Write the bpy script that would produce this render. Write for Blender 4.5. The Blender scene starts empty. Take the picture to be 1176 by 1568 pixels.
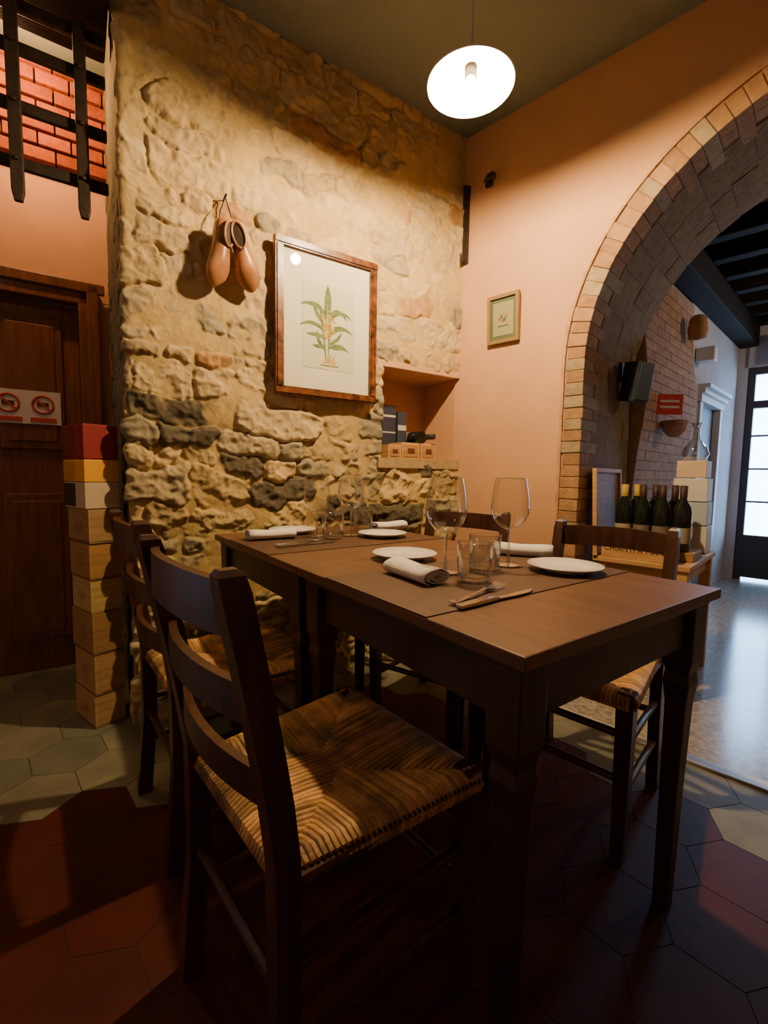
import bpy, math, random
import numpy as np
from mathutils import Vector, Matrix
random.seed(7); rng=np.random.RandomState(23)
D=bpy.data; COL=bpy.context.scene.collection
rad=math.radians
# ------------------------------------------------------------ frames
def frame(x,y,deg,z=0): return Matrix.Translation((x,y,z))@Matrix.Rotation(rad(deg),4,'Z')
W=frame(-.97,1.73,33.5)      # stone wall: x along wall, y into the wall
R=frame(.415,2.647,-43.5)    # arch wall: x along wall, y into the wall
T=frame(.19,.59,36)          # table: x short side, y long side
# ------------------------------------------------------------ materials
def newmat(name):
    m=D.materials.new(name); m.use_nodes=True; nt=m.node_tree
    return m,nt,nt.nodes["Principled BSDF"]
def N(nt,t,**k):
    n=nt.nodes.new(t)
    for a,b in k.items(): setattr(n,a,b)
    return n
def coords(nt,scale=(1,1,1),rot=(0,0,0)):
    tc=N(nt,'ShaderNodeTexCoord'); mp=N(nt,'ShaderNodeMapping')
    mp.inputs['Scale'].default_value=scale; mp.inputs['Rotation'].default_value=rot
    nt.links.new(tc.outputs['Object'],mp.inputs['Vector']); return mp.outputs[0]
def mat(name,col,rough=.6,metal=0,var=.15,scale=12,bump=.1,bscale=60,stretch=(1,1,1),spec=.5,vcol=False,coat=0):
    m,nt,b=newmat(name); L=nt.links
    b.inputs['Roughness'].default_value=rough; b.inputs['Metallic'].default_value=metal
    b.inputs['Specular IOR Level'].default_value=spec; b.inputs['Coat Weight'].default_value=coat
    co=coords(nt,stretch)
    n=N(nt,'ShaderNodeTexNoise'); n.inputs['Scale'].default_value=scale; n.inputs['Detail'].default_value=6
    L.new(co,n.inputs['Vector'])
    r=N(nt,'ShaderNodeValToRGB')
    r.color_ramp.elements[0].position=.3; r.color_ramp.elements[1].position=.72
    c0=[max(0,c*(1-var*1.6)) for c in col[:3]]; c1=[min(1,c*(1+var)) for c in col[:3]]
    r.color_ramp.elements[0].color=(*c0,1); r.color_ramp.elements[1].color=(*c1,1)
    L.new(n.outputs['Fac'],r.inputs['Fac'])
    out=r.outputs[0]
    if vcol:
        a=N(nt,'ShaderNodeAttribute',attribute_name='Col')
        mx=N(nt,'ShaderNodeMix',data_type='RGBA',blend_type='MULTIPLY'); mx.inputs[0].default_value=1
        L.new(out,mx.inputs[6]); L.new(a.outputs['Color'],mx.inputs[7]); out=mx.outputs[2]
    L.new(out,b.inputs['Base Color'])
    if bump>0:
        n2=N(nt,'ShaderNodeTexNoise'); n2.inputs['Scale'].default_value=bscale; n2.inputs['Detail'].default_value=5
        L.new(co,n2.inputs['Vector'])
        bp=N(nt,'ShaderNodeBump'); bp.inputs['Strength'].default_value=bump; bp.inputs['Distance'].default_value=.01
        L.new(n2.outputs['Fac'],bp.inputs['Height']); L.new(bp.outputs[0],b.inputs['Normal'])
    return m
def emis(name,col,st):
    m,nt,b=newmat(name); b.inputs['Base Color'].default_value=(*col,1); b.inputs['Emission Color'].default_value=(*col,1); b.inputs['Emission Strength'].default_value=st; return m
def thinglass(name,lo,hi,power,rough=.02,tint=(.97,.98,.97)):
    # thin-walled clear glass: transparent with a facing-dependent gloss (identical from both sides)
    m,nt,b=newmat(name); nt.nodes.remove(b)
    o=nt.nodes['Material Output']; t=N(nt,'ShaderNodeBsdfTransparent'); t.inputs[0].default_value=(*tint,1)
    g=N(nt,'ShaderNodeBsdfGlossy'); g.inputs['Roughness'].default_value=rough
    lw=N(nt,'ShaderNodeLayerWeight'); lw.inputs[0].default_value=.5
    p=N(nt,'ShaderNodeMath',operation='POWER'); p.inputs[1].default_value=power
    mr=N(nt,'ShaderNodeMapRange'); mr.inputs[3].default_value=lo; mr.inputs[4].default_value=hi
    mx=N(nt,'ShaderNodeMixShader'); L=nt.links
    L.new(lw.outputs['Facing'],p.inputs[0]); L.new(p.outputs[0],mr.inputs[0]); L.new(mr.outputs[0],mx.inputs[0])
    L.new(t.outputs[0],mx.inputs[1]); L.new(g.outputs[0],mx.inputs[2]); L.new(mx.outputs[0],o.inputs[0]); return m
M={}
M['stone']=mat('stone_rubble',(1,1,1),.9,var=.16,scale=30,bump=.3,bscale=70,vcol=True,spec=.2)
M['tile']=mat('hex_tile',(1,1,1),.55,var=.25,scale=7,bump=.06,bscale=30,vcol=True,spec=.25)
M['brick']=mat('old_brick',(1,1,1),.9,var=.2,scale=25,bump=.5,bscale=70,vcol=True,spec=.2)
M['plain']=mat('painted',(1,1,1),.6,var=.05,scale=20,bump=.03,vcol=True)
M['plaster']=mat('plaster_peach',(.66,.385,.215),.85,var=.07,scale=2.5,bump=.12,bscale=18,spec=.2)
M['plaster2']=mat('plaster_left',(.72,.42,.26),.85,var=.08,scale=3,bump=.15,bscale=20,spec=.2)
M['plasterb']=mat('plaster_back_room',(.50,.47,.48),.85,var=.08,scale=3,bump=.1,bscale=20,spec=.2)
M['ceil']=mat('ceiling_grey_paint',(.215,.25,.24),.9,var=.05,scale=2,bump=.05,bscale=20,spec=.1)
M['dark']=mat('dark_beam_wood',(.022,.013,.009),.8,var=.3,scale=8,bump=.4,bscale=30,stretch=(1,6,6),spec=.15)
M['iron']=mat('wrought_iron',(.034,.020,.013),.6,.2,var=.3,scale=30,bump=.3)
M['table']=mat('table_walnut',(.150,.073,.036),.42,var=.16,scale=5,bump=.04,bscale=40,stretch=(9,1,9),spec=.4)
M['tableleg']=mat('table_leg_dark',(.042,.020,.011),.45,var=.2,scale=8,bump=.05)
M['chair']=mat('chair_wood',(.068,.027,.012),.36,var=.3,scale=8,bump=.08,stretch=(5,5,1))
M['rush']=mat('rush_straw',(.56,.34,.13),.55,var=.45,scale=14,bump=.3,bscale=120,stretch=(1,1,1),vcol=True)
M['doorw']=mat('door_wood',(.19,.068,.028),.42,var=.25,scale=5,bump=.08,stretch=(9,9,1))
M['frame']=mat('burl_frame',(.175,.062,.022),.3,var=.55,scale=30,bump=.02)
M['paper']=mat('cream_paper',(.80,.79,.68),.8,var=.02,scale=3,bump=0)
M['sheet']=mat('print_sheet',(.68,.69,.56),.8,var=.03,scale=3,bump=0)
M['white']=mat('white_porcelain',(.82,.81,.78),.18,var=.02,scale=3,bump=0)
M['enamel']=mat('white_enamel',(.9,.88,.84),.35,var=.02,scale=3,bump=0)
M['cloth']=mat('white_cloth',(.80,.78,.74),.9,var=.04,scale=30,bump=.25,bscale=300,spec=.1)
M['steel']=mat('cutlery_steel',(.6,.58,.55),.2,1,var=.03,scale=10,bump=0)
M['crate']=mat('crate_pine',(.50,.31,.14),.7,var=.16,scale=5,bump=.15,stretch=(1,1,9),vcol=True)
M['leaf']=mat('ink_green',(.17,.25,.10),.8,var=.3,scale=60,bump=0)
M['yellow']=mat('ink_yellow',(.65,.42,.06),.8,var=.2,scale=60,bump=0)
M['clog']=mat('clog_leather',(.42,.19,.08),.32,var=.25,scale=12,bump=.08)
M['terrazzo']=mat('terrazzo_floor',(.40,.36,.32),.16,var=.3,scale=40,bump=.02)
M['marble']=mat('threshold_marble',(.62,.58,.50),.35,var=.12,scale=12,bump=.03)
M['glass']=thinglass('clear_glass',.06,1,2.0); M['bottle']=mat('bottle_dark_glass',(.012,.016,.012),.08,var=.1,bump=0)
M['glassbase']=thinglass('clear_glass_thick',.22,1,1.2,.03,(.93,.95,.93))
M['pane']=thinglass('picture_glass',.035,.8,4); M['bulb']=emis('bulb_glow',(1,.66,.32),4300)
M['mat']=mat('runner_leather',(.088,.040,.020),.55,var=.12,scale=30,bump=.12,bscale=200)
# ------------------------------------------------------------ mesh builder
class MB:
    def __init__(s): s.v=[];s.f=[];s.mi=[];s.sm=[];s.c=[]
    def add(s,vs,fs,m=0,col=(1,1,1),sm=False,M4=None):
        o=len(s.v)
        if M4 is not None: vs=[tuple(M4@Vector(v)) for v in vs]
        s.v+= [tuple(v) for v in vs]
        for f in fs: s.f.append(tuple(i+o for i in f)); s.mi.append(m); s.sm.append(sm); s.c.append(col)
    def box(s,c,d,m=0,col=(1,1,1),M4=None):
        x,y,z=c;a,b,e=d[0]/2,d[1]/2,d[2]/2
        vs=[(x+i*a,y+j*b,z+k*e) for k in(-1,1) for j in(-1,1) for i in(-1,1)]
        s.add(vs,[(0,2,3,1),(4,5,7,6),(0,1,5,4),(2,6,7,3),(0,4,6,2),(1,3,7,5)],m,col,False,M4)
    def hexa(s,vs,m=0,col=(1,1,1)):
        s.add(vs,[(3,2,1,0),(4,5,6,7),(0,1,5,4),(1,2,6,5),(2,3,7,6),(3,0,4,7)],m,col)
    def loft(s,secs,m=0,col=(1,1,1),sm=False,M4=None,cap=True):
        n=len(secs[0]); vs=[p for q in secs for p in q]; fs=[]
        for k in range(len(secs)-1):
            for i in range(n):
                j=(i+1)%n; fs.append((k*n+i,k*n+j,(k+1)*n+j,(k+1)*n+i))
        if cap: fs.append(tuple(range(n))[::-1]); fs.append(tuple((len(secs)-1)*n+i for i in range(n)))
        s.add(vs,fs,m,col,sm,M4)
    def post(s,secs,m=0,col=(1,1,1),M4=None):
        s.loft([[(x-a,y-b,z),(x+a,y-b,z),(x+a,y+b,z),(x-a,y+b,z)] for x,y,z,a,b in secs],m,col,False,M4)
    def tube(s,pts,r,m=0,col=(1,1,1),n=8,M4=None,flat=1):
        pts=[Vector(p) for p in pts]; secs=[]
        for i,p in enumerate(pts):
            t=(pts[min(i+1,len(pts)-1)]-pts[max(i-1,0)]).normalized()
            up=Vector((0,0,1)) if abs(t.z)<.9 else Vector((0,1,0))
            a=t.cross(up).normalized(); b=a.cross(t)
            rr=r[i] if isinstance(r,(list,tuple)) else r
            secs.append([tuple(p+a*rr*math.cos(2*math.pi*k/n)+b*rr*flat*math.sin(2*math.pi*k/n)) for k in range(n)])
        s.loft(secs,m,col,True,M4)
    def lathe(s,prof,m=0,col=(1,1,1),n=40,M4=None):
        vs=[];fs=[]
        for r,z in prof:
            for k in range(n): vs.append((r*math.cos(2*math.pi*k/n),r*math.sin(2*math.pi*k/n),z))
        for i in range(len(prof)-1):
            for k in range(n):
                j=(k+1)%n; fs.append((i*n+k,i*n+j,(i+1)*n+j,(i+1)*n+k))
        s.add(vs,fs,m,col,True,M4)
    def obj(s,name,mats,mw=None,bevel=0,parent=None,weld=False):
        me=D.meshes.new(name); me.from_pydata(s.v,[],s.f)
        me.polygons.foreach_set('material_index',s.mi); me.polygons.foreach_set('use_smooth',s.sm)
        ca=me.color_attributes.new('Col','FLOAT_COLOR','CORNER')
        arr=[]
        for f,c in zip(s.f,s.c): arr+= [c[0],c[1],c[2],1]*len(f)
        ca.data.foreach_set('color',arr)
        for m in mats: me.materials.append(M[m])
        me.update(); o=D.objects.new(name,me); COL.objects.link(o)
        if mw is not None: o.matrix_world=mw
        if bevel: 
            b=o.modifiers.new('bev','BEVEL'); b.width=bevel; b.segments=2; b.limit_method='ANGLE'; b.angle_limit=rad(40)
        if parent: o.parent=parent; o.matrix_parent_inverse=parent.matrix_world.inverted()
        return o
def inst(o,name,mw):
    n=D.objects.new(name,o.data); COL.objects.link(n); n.matrix_world=mw
    for md in o.modifiers:
        if md.type=='BEVEL':
            b=n.modifiers.new('bev','BEVEL'); b.width=md.width; b.segments=2; b.limit_method='ANGLE'; b.angle_limit=md.angle_limit
    return n
def bx(name,c,d,mt,mw=None,bevel=0,col=(1,1,1)):
    b=MB(); b.box(c,d,0,col); return b.obj(name,[mt],mw,bevel)
# ------------------------------------------------------------ numpy noise
def vnoise(x,y,sc,seed):
    r=np.random.RandomState(seed); G=r.rand(256,256)
    X=x*sc+57.3; Y=y*sc+31.7; xi=np.floor(X).astype(int); yi=np.floor(Y).astype(int)
    fx=X-xi; fy=Y-yi; fx=fx*fx*(3-2*fx); fy=fy*fy*(3-2*fy)
    g=lambda a,b:G[a%256,b%256]
    return (g(xi,yi)*(1-fx)+g(xi+1,yi)*fx)*(1-fy)+(g(xi,yi+1)*(1-fx)+g(xi+1,yi+1)*fx)*fy
def fbm(x,y,sc,seed,o=4):
    t=0;a=.5;s=0
    for k in range(o): t=t+a*vnoise(x,y,sc*2**k,seed+k); s+=a; a*=.5
    return t/s
# ------------------------------------------------------------ stone wall
def stone_wall():
    st=.0045
    ws=np.arange(-.78,1.668,st); zs=np.arange(0,2.84,st)
    w,z=np.meshgrid(ws,zs); H_,W_=w.shape
    wx=w+.05*(fbm(w,z,5,1)-.5)*2+.020*(fbm(w,z,20,5)-.5)*2
    wz=z+.075*(fbm(w,z,4,9)-.5)*2+.022*(fbm(w,z,20,14)-.5)*2
    rows=[-.1]
    while rows[-1]<3:
        zz=rows[-1]; base=.042 if zz<.95 else (.055 if zz<1.5 else .075)
        rows.append(zz+base+rng.rand()*.08)
    rows=np.array(rows); ri=np.clip(np.searchsorted(rows,wz)-1,0,len(rows)-2)
    d=np.minimum(wz-rows[ri],rows[ri+1]-wz)
    H=np.zeros_like(w); colr=np.zeros(w.shape+(3,))
    pal=np.array([[.60,.46,.24],[.55,.44,.25],[.47,.40,.26],[.30,.275,.20],[.105,.10,.085],[.46,.26,.12],[.64,.50,.28]])
    for k in range(len(rows)-1):
        m=ri==k
        if not m.any(): continue
        e=[-1.0-rng.rand()*.1]; rh=rows[k+1]-rows[k]
        while e[-1]<1.9: e.append(e[-1]+rh*(.7+rng.rand()*2.4))
        e=np.array(e); x=wx[m]; ci=np.clip(np.searchsorted(e,x)-1,0,len(e)-2)
        dx=np.minimum(x-e[ci],e[ci+1]-x); dy=d[m]
        rr=.032; ax=np.maximum(0,rr-dx); ay=np.maximum(0,rr-dy); q=rr-np.sqrt(ax**2+ay**2)
        n=len(e); zz=rows[k]
        p=[.28,.24,.18,.04,.0,.02,.24] if zz>1.3 else ([.15,.15,.19,.21,.16,.06,.08] if zz>.6 else [.22,.22,.2,.16,.07,.04,.09])
        ids=rng.choice(7,n,p=p); hh=rng.rand(n); tx=(rng.rand(n)-.5)*.5; tz=(rng.rand(n)-.5)*.6
        cx=(e[ci]+e[ci+1])/2; cz=(rows[k]+rows[k+1])/2
        s=np.clip(q/.017,-.3,1); s=np.where(s>0,np.sqrt(np.maximum(0,1-(1-s)**2)),s)
        H[m]=s*(.012+.022*hh[ci])+(x-cx)*tx[ci]*.25+(wz[m]-cz)*tz[ci]*.4
        cc=pal[ids[ci]]*(.84+.32*rng.rand(n)[ci])[:,None]; colr[m]=cc
    rid=1-2*np.abs(fbm(w,z,11,130,3)-.5)*2
    rid2=1-2*np.abs(fbm(w,z,30,170,2)-.5)*2
    H=H+.008*(fbm(w,z,26,30)-.5)*2+.014*(rid-.7)+.004*rid2
    rough=np.clip((1.45-z)/.5,0,1)
    mort=.005+.024*(fbm(w,z,4,50)-.42)*2+.004*(fbm(w,z,30,60)-.5)+.006*(1-rough)
    mask=1/(1+np.exp(-(H-mort)/.0026))
    Hf=H*mask+mort*(1-mask); Hf=Hf*(.85+.33*rough)
    mc=np.array([.60,.445,.19])[None,None]*(.78+.44*fbm(w,z,8,70))[...,None]
    colr=colr*(.78+.44*fbm(w,z,14,210))[...,None]*.92+mc*.08
    col=colr*mask[...,None]+mc*(1-mask[...,None])
    wm=np.clip((fbm(w,z,6,80)-.5)*5,0,1)*np.clip((.8-z)/.4,0,1)*np.clip((.35-w)/.2,0,1)
    col=col*(1-wm[...,None])+np.array([.6,.56,.45])*wm[...,None]
    g=np.clip((1.25-z)/.8,0,1)[...,None]; col=col*(1-g*np.array([.02,.05,.25]))
    rt_=np.clip(-w/.03,0,1)[...,None]; col=col*(1-rt_)+rt_*np.array([.15,.145,.105])*(.7+.6*fbm(w,z,10,90))[...,None]
    Hf=Hf*(1-.7*rt_[...,0])+.006*rt_[...,0]
    rc=.03; off=Hf-.018
    ang=np.clip((rc-w)/rc,0,math.pi/2)
    nx=-np.sin(ang); ny=-np.cos(ang)
    px=np.where(w>rc,w,rc-rc*np.sin(ang)); py=rc-rc*np.cos(ang)
    py=py+np.maximum(0,(rc-w)-rc*math.pi/2)
    px=px+nx*off; py=py+ny*off
    co=np.stack([px,py,z],-1).reshape(-1,3)
    idx=np.arange(H_*W_).reshape(H_,W_)
    a=idx[:-1,:-1];b=idx[:-1,1:];c=idx[1:,1:];dd=idx[1:,:-1]
    cw=(w[:-1,:-1]+st/2); cz=(z[:-1,:-1]+st/2)
    keep=~((cw>1.143+.01*(fbm(cw,cz,20,3)-.5))&(cz>1.08)&(cz<1.54))
    F=np.stack([a[keep],b[keep],c[keep],dd[keep]],-1)
    me=D.meshes.new('wall_stone'); me.vertices.add(len(co)); me.vertices.foreach_set('co',co.ravel())
    me.loops.add(F.size); me.loops.foreach_set('vertex_index',F.ravel().astype(np.int32))
    me.polygons.add(len(F)); me.polygons.foreach_set('loop_start',np.arange(0,F.size,4,dtype=np.int32))
    try: me.polygons.foreach_set('loop_total',np.full(len(F),4,dtype=np.int32))
    except Exception: pass
    me.update(calc_edges=True)
    me.polygons.foreach_set('use_smooth',np.ones(len(F),dtype=bool))
    ca=me.color_attributes.new('Col','FLOAT_COLOR','POINT')
    ca.data.foreach_set('color',np.concatenate([col.reshape(-1,3),np.ones((len(co),1))],1).ravel())
    me.materials.append(M['stone']); o=D.objects.new('wall_stone',me); COL.objects.link(o); o.matrix_world=W
stone_wall()
# niche
b=MB()
b.box((1.42,.33,1.31),(.62,.02,.52),0); b.box((1.42,.17,1.555),(.62,.34,.03),0)
b.box((1.675,.165,1.31),(.03,.33,.52),0)
b.box((1.128,.175,1.31),(.03,.31,.52),1,(.62,.52,.38)); b.box((1.40,.16,1.055),(.56,.34,.05),1,(.5,.38,.2))
b.obj('wall_niche',['plaster','stone'],W)
# ------------------------------------------------------------ arch wall
CX,CZ=1.6,1.52
def path(t,r):
    L1=CZ; rr=.95; La=math.pi*rr
    if t<L1: return (CX-r,t)
    if t<L1+La:
        a=(t-L1)/rr; return (CX-r*math.cos(a),CZ+r*math.sin(a))
    return (CX+r,CZ-(t-L1-La))
LT=2*CZ+math.pi*.95
b=MB(); CE=2.81; n=60; ro=.965; wt=.75
for y,fl in((0,1),(wt,-1)):
    q=lambda pts:b.add([(x,y,z) for x,z in pts],[(0,1,2,3)] if fl>0 else [(3,2,1,0)],0)
    xl=-.03 if fl>0 else .3
    q([(xl,0),(CX-ro,0),(CX-ro,CE),(xl,CE)]); q([(CX+ro,0),(4.4,0),(4.4,CE),(CX+ro,CE)])
    for i in range(n):
        a0=math.pi*i/n;a1=math.pi*(i+1)/n
        x0,z0=CX-ro*math.cos(a0),CZ+ro*math.sin(a0);x1,z1=CX-ro*math.cos(a1),CZ+ro*math.sin(a1)
        q([(x0,z0),(x1,z1),(x1,CE),(x0,CE)])
b.obj('wall_right',['plaster'],R)
b=MB(); t=0
def voussoir(t0,t1,r0,r1,y0,y1,col,g=.0015):
    P=[path(t0+g,r0),path(t0+g,r1),path(t1-g,r1),path(t1-g,r0)]
    b.hexa([(x,y0,z) for x,z in P]+[(x,y1,z) for x,z in P],0,col)
i=0
while t<LT-.03:
    dt=.050+random.random()*.012; k=.8+random.random()*.35
    c=(.48*k,.28*k,.14*k)
    if random.random()<.2: c=(.44*k,.34*k,.20*k)
    voussoir(t,t+dt,.906+random.random()*.004,1.0-random.random()*.010,-.010+random.random()*.005,.12 if i%2 else .2,c)
    t+=dt; i+=1
t=0;i=0
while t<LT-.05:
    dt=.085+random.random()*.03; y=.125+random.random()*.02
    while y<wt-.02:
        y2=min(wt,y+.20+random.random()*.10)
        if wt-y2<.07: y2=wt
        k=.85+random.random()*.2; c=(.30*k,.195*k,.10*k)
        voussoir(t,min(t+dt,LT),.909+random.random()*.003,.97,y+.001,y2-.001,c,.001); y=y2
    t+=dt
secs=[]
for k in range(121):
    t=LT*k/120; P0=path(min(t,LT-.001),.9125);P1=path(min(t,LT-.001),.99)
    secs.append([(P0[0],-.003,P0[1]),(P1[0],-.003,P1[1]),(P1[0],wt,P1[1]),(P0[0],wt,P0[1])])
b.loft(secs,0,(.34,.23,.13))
secs=[]
for k in range(121):
    t=LT*k/120; P0=path(min(t,LT-.001),.998);P1=path(min(t,LT-.001),1.014)
    secs.append([(P0[0],-.014,P0[1]),(P1[0],-.014,P1[1]),(P1[0],.01,P1[1]),(P0[0],.01,P0[1])])
b.loft(secs,0,(.66,.40,.23))
b.obj('trim_brick_arch',['brick'],R,.003)
# ------------------------------------------------------------ floor
RI=R.inverted()
red=[(-1.6,1.0),(-1.05,1.22),(-.8,1.32),(-.62,1.42),(-.45,1.75),(-.1,2.0),(.35,1.9),(.62,1.62),(.8,1.42),(1.0,1.15),(1.25,.8),(1.6,.3),(1.6,-1),(-1.6,-1)]
def inpoly(x,y,P):
    c=False;j=len(P)-1
    for i in range(len(P)):
        if (P[i][1]>y)!=(P[j][1]>y) and x<(P[j][0]-P[i][0])*(y-P[i][1])/(P[j][1]-P[i][1])+P[i][0]: c=not c
        j=i
    return c
b=MB(); hr=.125; th=rad(12)
for i in range(-34,35):
    for j in range(-34,35):
        lx=i*hr*1.5; ly=(j+.5*(i%2))*hr*math.sqrt(3)
        x=lx*math.cos(th)-ly*math.sin(th); y=lx*math.sin(th)+ly*math.cos(th)
        if x<-3.9 or x>3.2 or y<-2.4 or y>3.2: continue
        lr=RI@Vector((x,y,0))
        if lr.y>-.25: continue
        k=.92+random.random()*.16; isr=inpoly(x,y,red)
        k2=.85+random.random()*.25
        c=(.080*k,.0135*k,.0075*k) if isr else ((.25*k2,.24*k2,.165*k2) if random.random()<.7 else (.18*k2,.19*k2,.14*k2))
        top=[];bot=[]
        g=.0006
        for s in range(6):
            a=th+s*math.pi/3
            bot.append((x+(hr-g)*math.cos(a),y+(hr-g)*math.sin(a),-.003)); top.append((x+(hr-g-.0009)*math.cos(a),y+(hr-g-.0009)*math.sin(a),0))
        b.loft([bot,top],0,c)
b.box((.9,1.2,-.0235),(11,8.6,.045),0,(.05,.035,.025))
b.obj('floor',['tile'])
bx('floor_terrazzo',(2.4,2.2,-.009),(5.6,5.0,.026),'terrazzo',R)
bx('trim_threshold',(2.4,-.31,-.008),(5.6,.05,.030),'marble',R)
# ------------------------------------------------------------ ceilings, shell
bx('ceiling',(.9,1.4,2.86),(11,9.2,.1),'ceil')
bx('wall_left',(-3.95,-.8,1.4),(.1,3.6,2.9),'plaster2')
bx('wall_behind',(1.2,-2.6,1.4),(10.4,.1,2.9),'plaster2')
bx('wall_east',(6.35,-.3,1.4),(.1,4.8,2.9),'plaster2')
b=MB()
d=.77
b.box((-1.68,d+.06,1.42),(1.60,.12,2.84)); b.box((-.44,d+.06,2.33),(.98,.12,1.02)); b.box((-.035,d+.062,.92),(.17,.12,1.84)); b.box((-.6,d+.16,1.0),(1.4,.04,2.2))  # last box: unseen backing added to block sky light leaking under the door
b.obj('wall_door_side',['plaster2'],W)
b=MB()
for r_ in range(7):
    for c_ in range(9):
        k=.75+random.random()*.5
        x=-1.0+c_*.125+(.06 if r_%2 else 0); zz=2.405+r_*.058
        b.box((x,d-.03-.012*r_,zz),(.12,.07,.052),0,(.36*k,.085*k,.018*k))
b.box((-.5,d,2.58),(1.05,.04,.42),0,(.25,.09,.035))
b.obj('trim_brick_lintel',['brick'],W,.004)
b=MB()
b.box((-.49,d+.05,.89),(.73,.04,1.78))
for (zc,h) in((1.40,.62),(.52,.72)):
    for xc in(-.67,-.32):
        b.box((xc,d+.025,zc),(.25,.02,h)); b.box((xc,d+.018,zc),(.19,.02,h-.07))
b.obj('door_1',['doorw'],W,.006)
b=MB()
b.box((-.083,d-.01,.925),(.085,.06,1.85)); b.box((-.897,d-.01,.925),(.085,.06,1.85)); b.box((-.49,d-.01,1.83),(.9,.06,.09))
b.box((-.065,d-.045,.94),(.05,.02,1.88)); b.box((-.49,d-.045,1.865),(.95,.02,.05))
b.obj('trim_door_casing',['doorw'],W,.006)
b=MB()
b.box((-.345,d+.004,1.285),(.27,.005,.155),0,(.75,.72,.68))
for k,xc in enumerate((-.41,-.28)):
    Mx=Matrix.Translation((xc,d-.001,1.30))@Matrix.Rotation(rad(90),4,'X')
    b.lathe([(.036,-.001),(.036,.002),(.044,.002),(.044,-.001)],0,(.6,.05,.03),32,Mx)
    b.box((0,0,.001),(.075,.008,.002),0,(.6,.05,.03),Mx@Matrix.Rotation(rad(-45),4,'Z'))
    b.box((0,0,.0005),(.045,.02,.001),0,(.08,.05,.04),Mx)
    b.box((xc,d,1.228),(.10,.003,.02),0,(.6,.06,.04))
b.obj('prohibition_sign',['plain'],W)
bx('trim_beam',(-.62,.10,2.695),(1.22,.34,.225),'dark',W,.01)
b=MB()
for zz in(2.04,2.225,2.41,2.545):
    b.box((-.52,.115,zz),(1.0,.022,.038))
for k in range(6):
    x=-.098-.19*k
    b.post([(x,.095,1.905,.012,.009),(x,.095,1.94,.019,.012),(x,.095,2.565,.019,.012)])
    for zz in(2.04,2.225,2.41): b.box((x,.078,zz),(.014,.01,.014))
b.obj('iron_portcullis',['iron'],W,.004)
# ------------------------------------------------------------ crate stack
def crate(name,c,d,rot,col,mt='crate'):
    b=MB(); x,y,z=d; t=.009
    b.box((0,0,t/2),(x,y,t),0,col); b.box((0,-y/2+t/2,z/2),(x,t,z),0,col); b.box((0,y/2-t/2,z/2),(x,t,z),0,col)
    b.box((-x/2+t/2,0,z/2),(t,y-2*t,z),0,[k*.9 for k in col]); b.box((x/2-t/2,0,z/2),(t,y-2*t,z),0,[k*.9 for k in col])
    b.box((0,0,z-t*.7),(x-.004,y-.004,t),0,[k*.95 for k in col])
    b.box((0,-y/2-.0004,z/2),(x*.35,.001,z*.3),0,[k*.7 for k in col]); b.box((0,y/2+.0004,z/2),(x*.35,.001,z*.3),0,[k*.75 for k in col])
    return b.obj(name,[mt],frame(c[0],c[1],rot,c[2]),.0015)
zc=.001; ang=142.4
cen=(-1.138,1.795)
for k,(h,c,w_,o) in enumerate([(.13,(1,1,1),.19,0),(.16,(.95,.95,.9),.19,.004),(.16,(.75,.68,.6),.20,0),(.13,(1.15,1.35,1.1),.18,.002),(.14,(.9,.8,.65),.19,0),(.13,(.85,.85,.8),.20,0)]):
    crate('wine_crate',(cen[0]+o,cen[1],zc),(w_,.11,h-.002),ang,c); zc+=h
for nm,h,c in(('gift_box_black_white',.10,(.62,.5,.34)),('gift_box_yellow',.085,(.85,.42,.01)),('gift_box_red',.13,(.26,.01,.012))):
    b=MB(); b.box((0,0,h/2),(.20,.12,h-.002),0,c)
    b.box((.045,.001,h/2),(.112,.121,h-.012),0,(.03,.02,.02) if 'black' in nm else [k*.7 for k in c])
    b.obj(nm,['plain'],frame(cen[0]-.004,cen[1],ang,zc),.002); zc+=h
# ------------------------------------------------------------ tables
def table(name,y0,y1):
    b=MB(); w=.685; L=y1-y0
    b.box((w/2,(y0+y1)/2,.749),(w,L,.022),0)
    b.box((w/2,(y0+y1)/2,.731),(w-.03,L-.03,.014),1)
    for yy in(y0+.045,y1-.045): b.box((w/2,yy,.68),(w-.12,.022,.09),1)
    for xx in(.045,w-.045): b.box((xx,(y0+y1)/2,.68),(.022,L-.12,.09),1)
    for xx in(.05,w-.05):
        for yy in(y0+.05,y1-.05):
            sx=1 if xx<.3 else -1; sy=1 if yy<(y0+y1)/2 else -1
            b.post([(xx+sx*.004,yy+sy*.004,0,.016,.016),(xx+sx*.002,yy+sy*.002,.30,.019,.019),(xx,yy,.50,.022,.022),(xx,yy,.545,.027,.027),(xx,yy,.57,.024,.024),(xx,yy,.60,.031,.031),(xx,yy,.725,.033,.033)],1)
    return b.obj(name,['table','tableleg'],T,.003)
table('dining_table',0,.70); table('dining_table',.704,1.42)
bx('table_runner',(.3425,.375,.7613),(.683,.35,.0016),'mat',T,.0005)
bx('table_runner',(.3425,1.07,.7613),(.683,.36,.0016),'mat',T,.0005)
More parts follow.
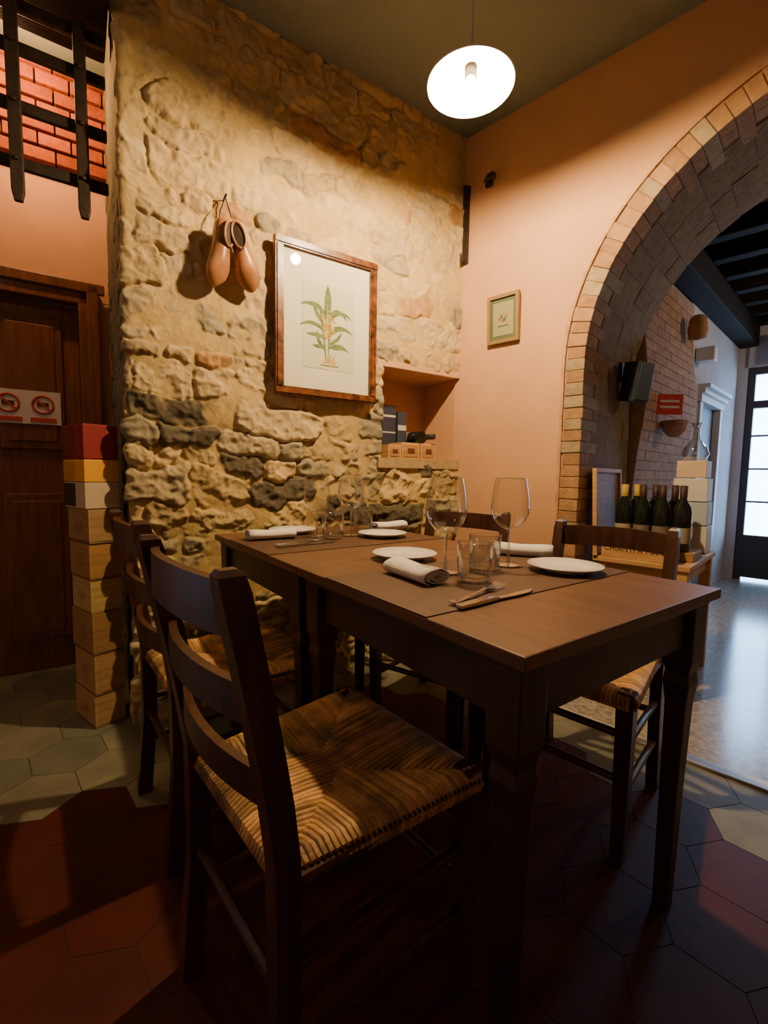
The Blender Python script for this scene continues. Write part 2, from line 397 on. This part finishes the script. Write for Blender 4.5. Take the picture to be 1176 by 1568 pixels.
# ------------------------------------------------------------ chairs
def rush_seat(b):
    zt=.452
    BL,BR,FR,FL=Vector((-.185,.165,zt)),Vector((-.185,-.165,zt)),Vector((.19,-.205,zt)),Vector((.19,.205,zt))
    cl,cr=Vector((-.0,.03,zt-.008)),Vector((-.0,-.03,zt-.008))
    def side(A,B,PA,PB,n):
        for i in range(n):
            u=(i+.5)/n; e=A.lerp(B,u)
            if PA is PB:
                inn=A.lerp(PA,u*2) if u<.5 else PA.lerp(B,(u-.5)*2)
            else:
                if u<.42: inn=A.lerp(PA,u/.42)
                elif u>.58: inn=PB.lerp(B,(u-.58)/.42)
                else: inn=PA.lerp(PB,(u-.42)/.16)
            out=(e-inn); out.z=0
            if out.length<.004: out=(e-(cl+cr)/2); out.z=0
            on=out.normalized(); k=.62+random.random()*.6; c=(k,k*(.9+random.random()*.12),k*(.75+random.random()*.3))
            j=Vector((0,0,random.uniform(-.002,.002)))
            pts=[inn+Vector((0,0,-.006)),inn.lerp(e,.35)+j,e-on*.006+j+Vector((0,0,.003)),e+on*.012+Vector((0,0,-.006)),e+on*.016+Vector((0,0,-.018)),e+on*.010+Vector((0,0,-.033)),e-on*.012+Vector((0,0,-.036))]
            wd=(A-B).length/n*.62
            b.tube(pts,[wd]*7,1,c,6,flat=.8)
    side(BR,FR,cr,cr,38); side(FR,FL,cr,cl,42); side(FL,BL,cl,cl,38); side(BL,BR,cl,cr,34)
    b.post([(0,0,.425,.17,.16),(0,0,.442,.17,.16)],1,(.6,.6,.6))
def chair(name,h=.885):
    b=MB()
    px=lambda z:-.195-.075*max(0,(z-.46)/.42)**1.2-.02*max(0,(.25-z)/.25)
    for sy in(-1,1):
        yy=sy*.178
        zs=[0,.12,.25,.40,.47,.56,.66,.76,h-.03,h-.008,h]
        secs=[(px(z),yy+sy*.004*(z>.5),z,.019 if z<h-.02 else (.017 if z<h-.004 else .011),.0165 if z<h-.02 else (.014 if z<h-.004 else .008)) for z in zs]
        b.post(secs,0)
        b.post([(.175,sy*.192,0,.015,.015),(.178,sy*.194,.2,.018,.018),(.178,sy*.194,.44,.021,.021),(.178,sy*.194,.458,.019,.019)],0)
        for z in(.17,.30): b.tube([(px(z),yy,z),(.178,sy*.193,z+.005)],.0105,0)
        b.tube([(-.19,yy,.43),(.178,sy*.193,.43)],.014,0)
    for z in(.22,.34): b.tube([(.178,-.192,z),(.178,.192,z)],.0105,0)
    b.tube([(px(.26),-.178,.26),(px(.26),.178,.26)],.0105,0)
    for zc_,hh in((h-.055,.034),(h-.185,.026),(h-.31,.024)):
        secs=[];n=12
        for i in range(n+1):
            u=i/n*2-1; y=u*.176; bow=-.028*(1-u*u); top=.006*(1-u*u) if zc_>h-.1 else 0
            x=px(zc_)+bow
            secs.append([(x-.007,y,zc_-hh+top*.6),(x+.007,y,zc_-hh+top*.6),(x+.007,y,zc_+hh+top),(x-.007,y,zc_+hh+top)])
        b.loft(secs,0,sm=False)
    rush_seat(b)
    return b
c1=chair('dining_chair').obj('dining_chair',['chair','rush'],frame(-.097,.85,40.4),.003)
inst(c1,'dining_chair',frame(-.455,1.35,38))
c3=chair('dining_chair',.842).obj('dining_chair',['chair','rush'],frame(.61,1.388,226),.003)
inst(c3,'dining_chair',frame(.235,1.88,236))
# ------------------------------------------------------------ tableware
TZ=.7624
def at(x,y,z=TZ,rot=0): return frame(x,y,rot,z)
b=MB(); b.lathe([(0,.0),(.055,0),(.058,.004),(.090,.014),(.092,.016),(.090,.0175),(.062,.0085),(.055,.006),(0,.006)],0,n=56)
pl=b.obj('bread_plate',['white'],at(.06,1.29))
for x,y in((.46,1.15),(-.005,1.73),(-.36,1.80)): inst(pl,'bread_plate',at(x,y))
b=MB()
b.lathe([(.0,.001),(.034,.001),(.0355,.0015),(.030,.004),(.008,.007)],1,n=56)
b.lathe([(.008,.007),(.0045,.012),(.0036,.05),(.004,.088),(.007,.096)],1,n=24)
b.lathe([(0,.097),(.010,.0975),(.028,.106),(.041,.122),(.048,.140),(.0500,.158),(.048,.182),(.0435,.210),(.0395,.230)],0,n=56)
b.lathe([(.0395,.2295),(.0402,.2305),(.0395,.2315),(.0388,.2305),(.0395,.2295)],1,n=56)
g=b.obj('wine_glass',['glass','glassbase'],at(.15,1.10))
for x,y in((.33,1.20),(-.25,1.70),(-.125,1.74)): inst(g,'wine_glass',at(x,y))
b=MB(); b.lathe([(0,.0005),(.035,.0005),(.037,.003),(.0375,.012)],1,n=48); b.lathe([(.0375,.012),(.0385,.05),(.0405,.089)],0,n=48)
b.lathe([(.0405,.0885),(.0410,.0895),(.0402,.0905),(.0394,.0895),(.0405,.0885)],1,n=48)
b.lathe([(.0385,.088),(.0365,.05),(.0345,.014),(.025,.0105),(0,.010)],0,n=48)
g=b.obj('water_tumbler',['glass','glassbase'],at(.203,1.01))
for x,y in((.255,1.145),(-.185,1.66),(-.085,1.865)): inst(g,'water_tumbler',at(x,y))
def napkin():
    b=MB(); L=.165; n=70; pts=[]
    for i in range(n+1):
        u=i/n; a=u*2.55*2*math.pi+.6; r=.008+.019*u
        pts.append((r*1.5*math.cos(a),r*.74*math.sin(a)))
    zmin=min(p[1] for p in pts)
    th=.0024; ny=9; outer=[];inner=[]
    for i,(x,z) in enumerate(pts):
        r=math.hypot(x,z); k=(r-th)/r; outer.append((x,z-zmin+.0005)); inner.append((x*k,z*k-zmin+.0005))
    loop=outer+inner[::-1]; secs=[]
    for j in range(ny):
        y=-L/2+L*j/(ny-1); w=1+.03*math.sin(j*1.3)
        secs.append([(x*w,y+.003*math.sin(x*90),z*(1+.05*math.sin(j*.9+1))) for x,z in loop])
    b.loft(secs,0,sm=True,cap=True)
    return b
nk=napkin().obj('napkin',['cloth'],at(.075,1.045,rot=32))
for x,y,r_ in((.42,1.37,70),(-.40,1.62,-60),(0.02,1.95,-50)): inst(nk,'napkin',at(x,y,rot=r_))
def fork():
    b=MB()
    path_=[(-.10,.005,.009),(-.06,.004,.0055),(0,.006,.0035),(.03,.008,.004),(.045,.006,.010),(.055,.004,.012)]
    secs=[[(x,-w,z),(x,w,z),(x,w,z+.002),(x,-w,z+.002)] for x,z,w in path_]
    b.loft(secs)
    for k in range(4):
        y=-.0105+.007*k
        b.loft([[(x,y-.0017,z),(x,y+.0017,z),(x,y+.0017,z+.0018),(x,y-.0017,z+.0018)] for x,z in((.055,.004),(.075,.003),(.098,.008))])
    return b
def knife():
    b=MB()
    b.loft([[(x,-w,z),(x,w,z),(x,w,z+t),(x,-w,z+t)] for x,z,w,t in((-.11,.001,.008,.006),(-.06,.001,.0085,.007),(-.01,.001,.006,.006),(0,.002,.006,.003))])
    b.loft([[(x,-w,.002),(x,w2,.002),(x,w2,.0032),(x,-w,.0032)] for x,w,w2 in((0,.006,.006),(.05,.010,.007),(.09,.009,.007),(.115,.001,.006))])
    return b
f1=fork().obj('fork',['steel'],at(.19,.895,rot=50),.0006); k1=knife().obj('dinner_knife',['steel'],at(.222,.868,rot=38),.0006)
inst(f1,'fork',at(-.28,1.53,rot=50)); inst(k1,'dinner_knife',at(-.25,1.50,rot=42))
# ------------------------------------------------------------ pendant
LP=(.26,1.61,2.265)
b=MB()
b.lathe([(.140,0),(.142,.003),(.128,.012),(.086,.038),(.04,.060),(.028,.073),(.028,.10),(.010,.105),(.004,.108),(.004,.545)],0,n=56)
b.lathe([(.140,0),(.125,.009),(.084,.034),(.038,.055),(0,.058)],0,n=56)
b.lathe([(0,.056),(.020,.056),(.020,.022),(.014,.017),(0,.017)],1,n=24)
o=b.obj('pendant_lamp',['enamel','steel'],Matrix.Translation(LP))
me=D.meshes.new('bulb'); import bmesh
bm=bmesh.new(); bmesh.ops.create_icosphere(bm,subdivisions=2,radius=.029); bm.to_mesh(me); bm.free(); me.materials.append(M['bulb'])
bo=D.objects.new('bulb',me); COL.objects.link(bo); bo.location=(LP[0],LP[1],LP[2]-.012); bo.parent=o; bo.matrix_parent_inverse=o.matrix_world.inverted()
# ------------------------------------------------------------ botanical print
b=MB(); x0,x1,z0,z1=.565,1.068,1.336,1.99; fw=.036; yb=-.044
for (a,c,e,f) in((x0,x1,z0,z0+fw),(x0,x1,z1-fw,z1),(x0,x0+fw,z0+fw,z1-fw),(x1-fw,x1,z0+fw,z1-fw)):
    b.box(((a+c)/2,yb+.004,(e+f)/2),(c-a,.03,f-e),0)
    b.box(((a+c)/2,yb-.012,(e+f)/2),((c-a) if c-a>.1 else .022,.008,(f-e) if f-e>.1 else .022),0)
cx,cz=(x0+x1)/2,(z0+z1)/2
b.box((cx,yb+.006,cz),(x1-x0-.05,.008,z1-z0-.05),1)
b.box((cx+.005,yb+.0015,cz-.01),(.265,.002,.37),2)
xa_,xb_,za_,zb_=x0+.03,x1-.03,z0+.03,z1-.03
b.add([(xa_,yb-.006,za_),(xb_,yb-.006,za_),(xb_,yb-.006,zb_),(xa_,yb-.006,zb_)],[(0,1,2,3)],5)
yl=yb-.0005
def leaf(ax,az,ang,L,w,bend,mi):
    n=12; x,z=ax,az;a=ang; l=[];r=[]
    for i in range(n+1):
        u=i/n; ww=w*math.sin(math.pi*min(1,u*.93+.07))**.8
        l.append((x-math.sin(a)*ww,yl-.0001*(len(b.v)%7),z+math.cos(a)*ww)); r.append((x+math.sin(a)*ww,yl-.0001*(len(b.v)%7),z-math.cos(a)*ww))
        x+=math.cos(a)*L/n; z+=math.sin(a)*L/n; a+=bend/n
    b.add(l+r,[(i,i+1,n+2+i,n+1+i) for i in range(n)],mi)
leaf(cx,cz-.15,rad(88),.30,.004,.1,3); leaf(cx-.012,cz-.15,rad(96),.26,.0035,.1,3)
for (hz,a,L,bd) in [(-.11,150,.10,-1.2),(-.10,35,.11,-1.5),(-.08,20,.09,.9),(-.06,160,.10,.6),(-.05,60,.15,-1.9),(-.04,128,.15,1.7),(-.02,30,.11,-.9),(0,150,.12,-1.0),(.01,72,.15,-2.2),(.02,110,.16,1.9),(.03,95,.15,-.3),(.04,62,.12,-2.6),(.04,125,.12,1.3),(.05,82,.13,.5),(-.09,-15,.08,.8),(-.09,200,.07,-.6)]:
    leaf(cx+(.004 if a<90 else -.01),cz+hz,rad(a),L,.0078,bd,3)
for k in range(46):
    aa=random.random()*6.28; rr_=random.random()*.03
    leaf(cx-.004+rr_*math.cos(aa),cz+.0+rr_*2.1*math.sin(aa),random.random()*6.28,.024,.0045,.5,4)
for k in range(12): leaf(cx-.01+random.random()*.03,cz-.145-.02*random.random(),random.random()*6.28,.03,.003,.5,4)
b.box((cx+.005,yl,cz-.178),(.09,.001,.003),3)
b.obj('framed_botanical_print',['frame','paper','sheet','leaf','yellow','pane'],W)
# ------------------------------------------------------------ clogs
def clog(b,M4):
    secs=[]; n=20
    prof=[(-.105,.004,.010,.035),(-.100,.020,.024,.036),(-.085,.027,.034,.038),(-.05,.029,.038,.038),(-.01,.028,.036,.036),(.03,.035,.038,.036),(.06,.042,.036,.032),(.085,.040,.029,.026),(.105,.028,.020,.020),(.118,.012,.010,.016),(.122,.003,.003,.015)]
    for x,w,h,zc_ in prof:
        secs.append([(x,w*math.cos(2*math.pi*k/n),zc_+h*math.sin(2*math.pi*k/n)*(1 if math.sin(2*math.pi*k/n)<0 else .85)) for k in range(n)])
    b.loft(secs,0,sm=True,M4=M4)
    E=[(-.050+.042*math.cos(a),.0215*math.sin(a),.071+.0*math.cos(a)) for a in [2*math.pi*k/24 for k in range(25)]]
    b.tube(E,.0045,0,M4=M4,n=6)
    b.add([(-.05,0,.0705)]+[(p[0],p[1],.0705) for p in E[:-1]],[(0,i+1,(i+1)%24+1) for i in range(24)],1,(1,1,1),False,M4)
b=MB()
def cm(x,z,tilt,yaw): return Matrix.Translation((x,-.075,z))@Matrix.Rotation(rad(tilt),4,'Y')@Matrix.Rotation(rad(90),4,'Y')@Matrix.Rotation(rad(yaw),4,'X')@Matrix.Translation((0,0,-.036))@Matrix.Scale(1.12,4)
clog(b,cm(.335,1.85,6,60)); clog(b,cm(.422,1.855,-16,105))
b.tube([(.37,-.03,2.075),(.345,-.045,2.01),(.335,-.07,1.95)],.002,1); b.tube([(.37,-.03,2.075),(.385,-.045,2.01),(.395,-.07,1.955)],.002,1)
b.tube([(.37,.01,2.075),(.37,-.045,2.08)],.004,1)
b.obj('hanging_clogs',['clog','iron'],W)
# ------------------------------------------------------------ right wall items
b=MB(); xa,xb,za,zb=.185,.363,1.685,1.925; f=.017
Mt=Matrix.Translation((0,-.004,za))@Matrix.Rotation(rad(3),4,'X')@Matrix.Translation((0,0,-za))
for (a,c,e,g_) in((xa,xb,za,za+f),(xa,xb,zb-f,zb),(xa,xa+f,za+f,zb-f),(xb-f,xb,za+f,zb-f)):
    b.box(((a+c)/2,-.012,(e+g_)/2),(c-a,.02,g_-e),0,(.26,.17,.06),Mt)
b.box(((xa+xb)/2,-.008,(za+zb)/2),(xb-xa-.03,.006,zb-za-.03),0,(.10,.13,.075),Mt)
b.box(((xa+xb)/2,-.012,(za+zb)/2),(xb-xa-.062,.002,zb-za-.075),0,(.30,.30,.15),Mt)
for k in range(5):
    b.box((xa+.07+.009*k,-.0145,za+.12+.012*math.sin(k*2)),(.012,.001,.016),0,(.08,.12,.06) if k%2 else (.35,.12,.05),Mt)
b.box(((xa+xb)/2,-.0145,za+.085),(.06,.001,.006),0,(.1,.12,.06),Mt)
b.obj('framed_small_print',['plain'],R)
b=MB(); b.box((.022,-.012,2.35),(.035,.012,.40)); b.box((.022,-.022,2.50),(.022,.02,.10)); b.tube([(.022,-.02,2.16),(.022,-.05,2.15),(.022,-.055,2.19)],.006)
b.obj('iron_strap_hook',['iron'],R,.003)
b=MB(); b.box((.155,-.01,2.515),(.035,.02,.03)); b.tube([(.155,-.01,2.515),(.155,-.05,2.51),(.175,-.055,2.53)],.008); b.box((.185,-.035,2.53),(.035,.03,.022))
b.obj('wall_hook',['iron'],R,.003)
# ------------------------------------------------------------ niche contents
def nb(name,x,y,z,d,col,extra=None):
    b=MB(); b.box((0,0,d[2]/2),d,0,col)
    if extra: 
        for c,dd,cc in extra: b.box(c,dd,0,cc)
    return b.obj(name,['plain'],W@Matrix.Translation((x,y,z)),.002)
sz=1.081
def ncrate(x,y,w,h,dp=.12):
    b=MB(); b.box((0,0,h/2),(w,dp,h),0,(1.25,1.2,1.1)); b.box((0,-dp/2-.002,h/2),(w-.02,.004,h-.02),0,(.95,.85,.7)); b.box((0,-dp/2-.005,h/2),(w*.4,.002,h*.3),0,(.25,.15,.1))
    b.obj('wine_crate',['crate'],W@Matrix.Translation((x,y,sz)),.002)
ncrate(1.335,.07,.115,.085); ncrate(1.455,.07,.10,.085); ncrate(1.225,.06,.08,.07)
nb('wine_box',1.215,.23,sz,(.07,.09,.33),(.02,.02,.022),[((0,-.046,.16),(.05,.002,.10),(.05,.05,.06))])
nb('wine_box',1.31,.23,sz+.0,(.09,.09,.30),(.03,.035,.07),[((0,-.046,.24),(.088,.002,.012),(.7,.68,.6)),((0,-.046,.15),(.088,.002,.008),(.6,.58,.5))])
nb('wine_box',1.40,.23,sz+.0,(.06,.09,.27),(.04,.05,.09),[((0,-.046,.18),(.058,.002,.03),(.6,.58,.5))])
def bottle(name,mw,lab=(.6,.55,.4),cap=(.03,.02,.02),s=1):
    b=MB(); b.lathe([(0,.003),(.030,.0),(.0375,.006),(.0375,.185),(.034,.205),(.018,.232),(.0145,.245),(.0142,.29),(.0158,.292),(.0158,.302),(0,.303)],0,n=28)
    b.lathe([(.0380,.04),(.0381,.041),(.0381,.11),(.0380,.111)],1,lab,28)
    b.lathe([(.0150,.245),(.0152,.246),(.0162,.303),(0,.3045)],1,cap,20)
    return b.obj(name,['bottle','plain'],mw)
bottle('wine_bottle',W@Matrix.Translation((1.47,.29,sz+.124))@Matrix.Rotation(rad(90),4,'X'),(.25,.2,.15))
# ------------------------------------------------------------ back room
b=MB()
def seg(x0,y0,x1,y1,z0,z1,th,mi,col=(1,1,1)):
    dx,dy=x1-x0,y1-y0; l=math.hypot(dx,dy); nx,ny=-dy/l*th,dx/l*th
    b.hexa([(x0,y0,z0),(x1,y1,z0),(x1+nx,y1+ny,z0),(x0+nx,y0+ny,z0),(x0,y0,z1),(x1,y1,z1),(x1+nx,y1+ny,z1),(x0+nx,y0+ny,z1)],mi,col)
def xs(y): return .70+.15*(y-.75)/2.75
seg(xs(1.8),1.8,xs(2.2),2.2,0,2.81,.1,0); seg(xs(2.2),2.2,xs(2.8),2.8,1.62,2.81,.1,0); seg(xs(2.8),2.8,xs(3.5),3.5,0,2.81,.1,0)
seg(xs(.75)-.03,.75,xs(1.8)-.03,1.8,0,2.81,.07,0)
b.obj('wall_back_side',['plasterb'],R)
b=MB()
def bul(z): return .05*math.exp(-((z-1.5)/.35)**2)
def pf(y,z): return xs(y)+.010+bul(z)
zz=0;r_=0
while zz<2.2:
    y=.752-(.1 if r_%2 else 0)
    while y<1.80:
        y2=min(y+.24,1.80); ya=max(y,.752)
        k=.9+random.random()*.2
        if y2-ya>.03:
            p=.003+random.random()*.002; za_,zb_=zz+.003,zz+.055; u0,u1=ya+.003,y2-.003
            b.hexa([(pf(u0,za_)-.03,u0,za_),(pf(u0,za_)+p,u0,za_),(pf(u1,za_)+p,u1,za_),(pf(u1,za_)-.03,u1,za_),
                    (pf(u0,zb_)-.03,u0,zb_),(pf(u0,zb_)+p,u0,zb_),(pf(u1,zb_)+p,u1,zb_),(pf(u1,zb_)-.03,u1,zb_)],0,(.50*k,.30*k,.19*k))
        y=y2
    zz+=.058; r_+=1
secs=[]
for k in range(60):
    z_=2.24*k/59
    secs.append([(pf(.752,z_)-.07,.752,z_),(pf(.752,z_),.752,z_),(pf(1.8,z_),1.80,z_),(pf(.752,z_)-.07,1.80,z_)])
b.loft(secs,0,(.44,.31,.22))
b.obj('trim_brick_pier',['brick'],R)
b=MB(); seg(xs(2.2)-.03,2.2,xs(2.8)-.03,2.8,0,1.62,.04,0,(.09,.09,.10))
for za_,zb_,pr in((1.60,1.66,.03),(1.66,1.70,.05),(1.70,1.73,.08)):
    seg(xs(2.1)+pr,2.1,xs(2.9)+pr,2.9,za_,zb_,.1,0,(.6,.6,.62))
seg(xs(2.12)+.02,2.12,xs(2.2)+.02,2.2,0,1.6,.05,0,(.5,.5,.52)); seg(xs(2.8)+.02,2.8,xs(2.88)+.02,2.88,0,1.6,.05,0,(.5,.5,.52))
b.obj('door_2',['plain'],R)
b=MB(); Y=3.5
b.box((.86,Y+.08,1.4),(.14,.16,2.82),0); b.box((3.6,Y+.08,1.4),(3.9,.16,2.82),0); b.box((1.3,Y+.08,2.44),(.8,.16,.74),0)
b.obj('wall_back',['plasterb'],R)
b=MB(); dk=(.05,.045,.055)
X0,X1=.93,1.65
for x in(X0+.03,X1-.03,(X0+X1)/2): b.box((x,Y+.06,1.03),(.06 if x!=(X0+X1)/2 else .07,.07,2.07),0,dk)
for z_,h_ in((2.04,.07),(1.72,.07),(.24,.42)): b.box(((X0+X1)/2,Y+.06,z_),(X1-X0,.06,h_),0,dk)
for z_ in(.78,1.1,1.42): b.box(((X0+X1)/2,Y+.05,z_),(X1-X0,.02,.018),0,(.2,.2,.23))
b.obj('window_1',['plain'],R,.003)
bx('ceiling_back',(2.5,2.12,2.64),(4.2,2.75,.04),'dark',R)
b=MB()
for k in range(8): b.box((2.55,.95+.36*k,2.535),(4.0,.10,.17))
b.obj('trim_joists',['dark'],R,.01)
b=MB(); seg(xs(.8)+.15,.8,xs(3.48)+.15,3.48,2.26,2.44,.15,0); b.obj('trim_main_beam',['dark'],R,.01)
b=MB(); b.box((1.52,Y-.11,2.22),(.75,.20,.24),0,(.75,.75,.75)); b.box((1.52,Y-.212,2.13),(.70,.01,.04),0,(.3,.3,.32)); b.box((1.52,Y-.21,2.26),(.72,.005,.004),0,(.4,.4,.4))
b.obj('air_conditioner',['plain'],R,.015)
b=MB(); Ms=Matrix.Translation((.775,.50,1.50))@Matrix.Rotation(rad(-20),4,'Z')@Matrix.Rotation(rad(8),4,'Y')
b.box((0,0,0),(.09,.12,.20),0,(.02,.028,.045),Ms); b.box((.047,0,0),(.006,.105,.185),0,(.03,.045,.08),Ms)
b.tube([(.69,.5,1.53),(.74,.5,1.53)],.012,0,(.02,.02,.02)); b.box((.70,.50,1.56),(.015,.05,.10),0,(.02,.02,.02))
b.obj('wall_speaker',['plain'],R,.006)
b=MB(); Ms=Matrix.Translation((xs(1.0)+.11,1.0,1.44))@Matrix.Rotation(rad(-45),4,'Z')
b.box((0,0,0),(.008,.16,.12),0,(.72,.03,.03),Ms); b.box((-.035,0,0),(.07,.02,.02),0,(.1,.1,.1),Ms)
for k in range(2): b.box((.005,0,.018-.034*k),(.002,.12,.014),0,(.85,.8,.8),Ms)
b.obj('exit_sign',['plain'],R)
b=MB(); Mb=Matrix.Translation((xs(1.1)+.12,1.1,1.25)); b.lathe([(0,0),(.03,.005),(.06,.04),(.075,.10),(.068,.10),(.055,.045),(.0,.012)],0,(.5,.33,.22),28,Mb)
b.obj('wall_sconce_bowl',['brick'],R)
b=MB(); Mb=Matrix.Translation((xs(1.55)+.10,1.55,1.93)); b.lathe([(0,0),(.05,.01),(.06,.06),(.05,.14),(.03,.16),(0,.165)],0,(.5,.28,.12),20,Mb)
b.obj('wall_lantern',['brick'],R)
b=MB(); b.box((xs(2.05)+.06,2.0,1.92),(.12,.12,.10),0,(.7,.72,.75)); b.obj('emergency_light',['plain'],R,.008)
# serving table
b=MB(); xa,xb,ya,yb_=.735,1.14,.10,.74; zt=.62
b.box(((xa+xb)/2,(ya+yb_)/2,zt-.0125),(xb-xa,yb_-ya,.025),0,(1.15,1.1,1.0)); b.box(((xa+xb)/2,(ya+yb_)/2,zt-.06),(xb-xa-.06,yb_-ya-.06,.07),0,(1,.95,.85))
for x in(xa+.035,xb-.035):
    for y in(ya+.035,yb_-.035): b.box((x,y,(zt-.02)/2+.002),(.05,.05,zt-.02),0,(1.05,1,.9))
b.box(((xa+xb)/2,(ya+yb_)/2,.17),(xb-xa-.05,yb_-ya-.05,.018),0,(1,.95,.85))
b.obj('serving_table',['crate'],R,.004)
cr=MB(); cr.box((0,0,.045),(.30,.11,.085),0,(1.2,1.1,1)); cr.box((0,-.056,.045),(.305,.004,.09),0,(1.3,1.2,1.05))
co_=cr.obj('wine_crate',['crate'],R@Matrix.Translation((.925,.165,zt+.001)),.003)
tc=D.curves.new('crate_lettering','FONT'); tc.body="CHIANTI A MANO"; tc.size=.034; tc.align_x='CENTER'; tc.extrude=.0005
tm=mat('stamp_ink',(.12,.05,.03),.8,var=.1,bump=0); tc.materials.append(tm)
to=D.objects.new('crate_lettering',tc); COL.objects.link(to); to.matrix_world=R@Matrix.Translation((.925,.1060,zt+.035))@Matrix.Rotation(rad(90),4,'X'); to.parent=co_; to.matrix_parent_inverse=co_.matrix_world.inverted()
cr=MB(); cr.box((0,0,.02),(.34,.20,.04),0,(.8,.7,.6)); cr.obj('wine_crate',['crate'],R@Matrix.Translation((.955,.335,zt+.001)),.003)
for k in range(7):
    x=.815+.083*(k%4)+(.03 if k>3 else 0); y=.275 if k<4 else .375
    bottle('wine_bottle',R@Matrix.Translation((x,y,zt+.042)),(.16,.14,.10) if k%3 else (.35,.3,.22),(.5,.35,.05) if k in(0,4) else (.04,.015,.015))
b=MB()
for c,dd in (((.0,0,.20),(.02,.02,.42)),((.36,0,.20),(.02,.02,.42)),((.18,0,.40),(.34,.02,.02)),((.18,0,.01),(.34,.02,.02))): b.box(c,dd,0,(1.3,1.2,1.0))
b.box((.18,.005,.2),(.34,.006,.38),0,(.8,.65,.5)); b.obj('display_board',['crate'],R@Matrix.Translation((.748,.10,zt+.012))@Matrix.Rotation(rad(90),4,'Z')@Matrix.Rotation(rad(-3),4,'X'),.002)
b=MB()
for k,(w_,h_) in enumerate(((.17,.14),(.16,.12),(.15,.12),(.13,.09))): b.box((0,0,[.07,.20,.32,.425][k]),(w_,.14,h_-.004),0,[(.7,.7,.68),(.5,.62,.66),(.78,.76,.68),(.75,.58,.4)][k])
b.obj('gift_box_stack',['plain'],R@Matrix.Translation((1.035,.64,zt+.001)),.003)
b=MB(); b.lathe([(0,.001),(.045,.001),(.062,.03),(.05,.07),(.018,.11),(.014,.16),(.024,.19)],0,n=32)
b.lathe([(.024,.19),(.0245,.191),(.0235,.192),(.024,.19)],1,n=32)
o=b.obj('glass_decanter',['glassbase','glassbase'],R@Matrix.Translation((1.035,.64,zt+.473)))
# ------------------------------------------------------------ lights
def light(name,typ,loc,en,col,size=.05):
    l=D.lights.new(name,typ); l.energy=en; l.color=col
    if typ=='POINT': l.shadow_soft_size=size
    o=D.objects.new(name,l); COL.objects.link(o); o.location=loc; return o
p=W@Vector((-.32,.40,2.60)); light('vault_lamp','POINT',p,24,(1,.48,.17),.03)
p=W@Vector((-1.1,-.5,2.4)); light('entry_lamp','POINT',p,6.5,(1,.70,.42),.10)
p=R@Vector((2.3,1.9,2.2)); light('back_room_fill','POINT',p,30,(1,.80,.58),.08)  # added fill light without a fixture, brightens the back room
pl_=D.lights.new('daylight_portal','AREA'); pl_.shape='RECTANGLE'; pl_.size=.72; pl_.size_y=2.0; pl_.energy=1; pl_.cycles.is_portal=True
po=D.objects.new('daylight_portal',pl_); COL.objects.link(po); po.matrix_world=R@Matrix.Translation((1.29,3.62,1.05))@Matrix.Rotation(rad(-90),4,'X')
w=D.worlds.new('World'); bpy.context.scene.world=w; w.use_nodes=True
w.node_tree.nodes['Background'].inputs[0].default_value=(.34,.60,1,1); w.node_tree.nodes['Background'].inputs[1].default_value=20
# ------------------------------------------------------------ camera
p_,r_=rad(4.78),rad(.89)
F=Vector((0,math.cos(p_),-math.sin(p_))); U=Vector((0,math.sin(p_),math.cos(p_))); X=Vector((1,0,0))
rt=X*math.cos(r_)+U*math.sin(r_); up=-X*math.sin(r_)+U*math.cos(r_)
cd=D.cameras.new('camera'); cd.sensor_fit='VERTICAL'; cd.sensor_height=36; cd.sensor_width=27; cd.lens=704/1568*36; cd.clip_start=.02
cam=D.objects.new('camera',cd); COL.objects.link(cam)
cam.matrix_world=Matrix(((rt.x,up.x,-F.x,0),(rt.y,up.y,-F.y,0),(rt.z,up.z,-F.z,1.0),(0,0,0,1)))
bpy.context.scene.camera=cam
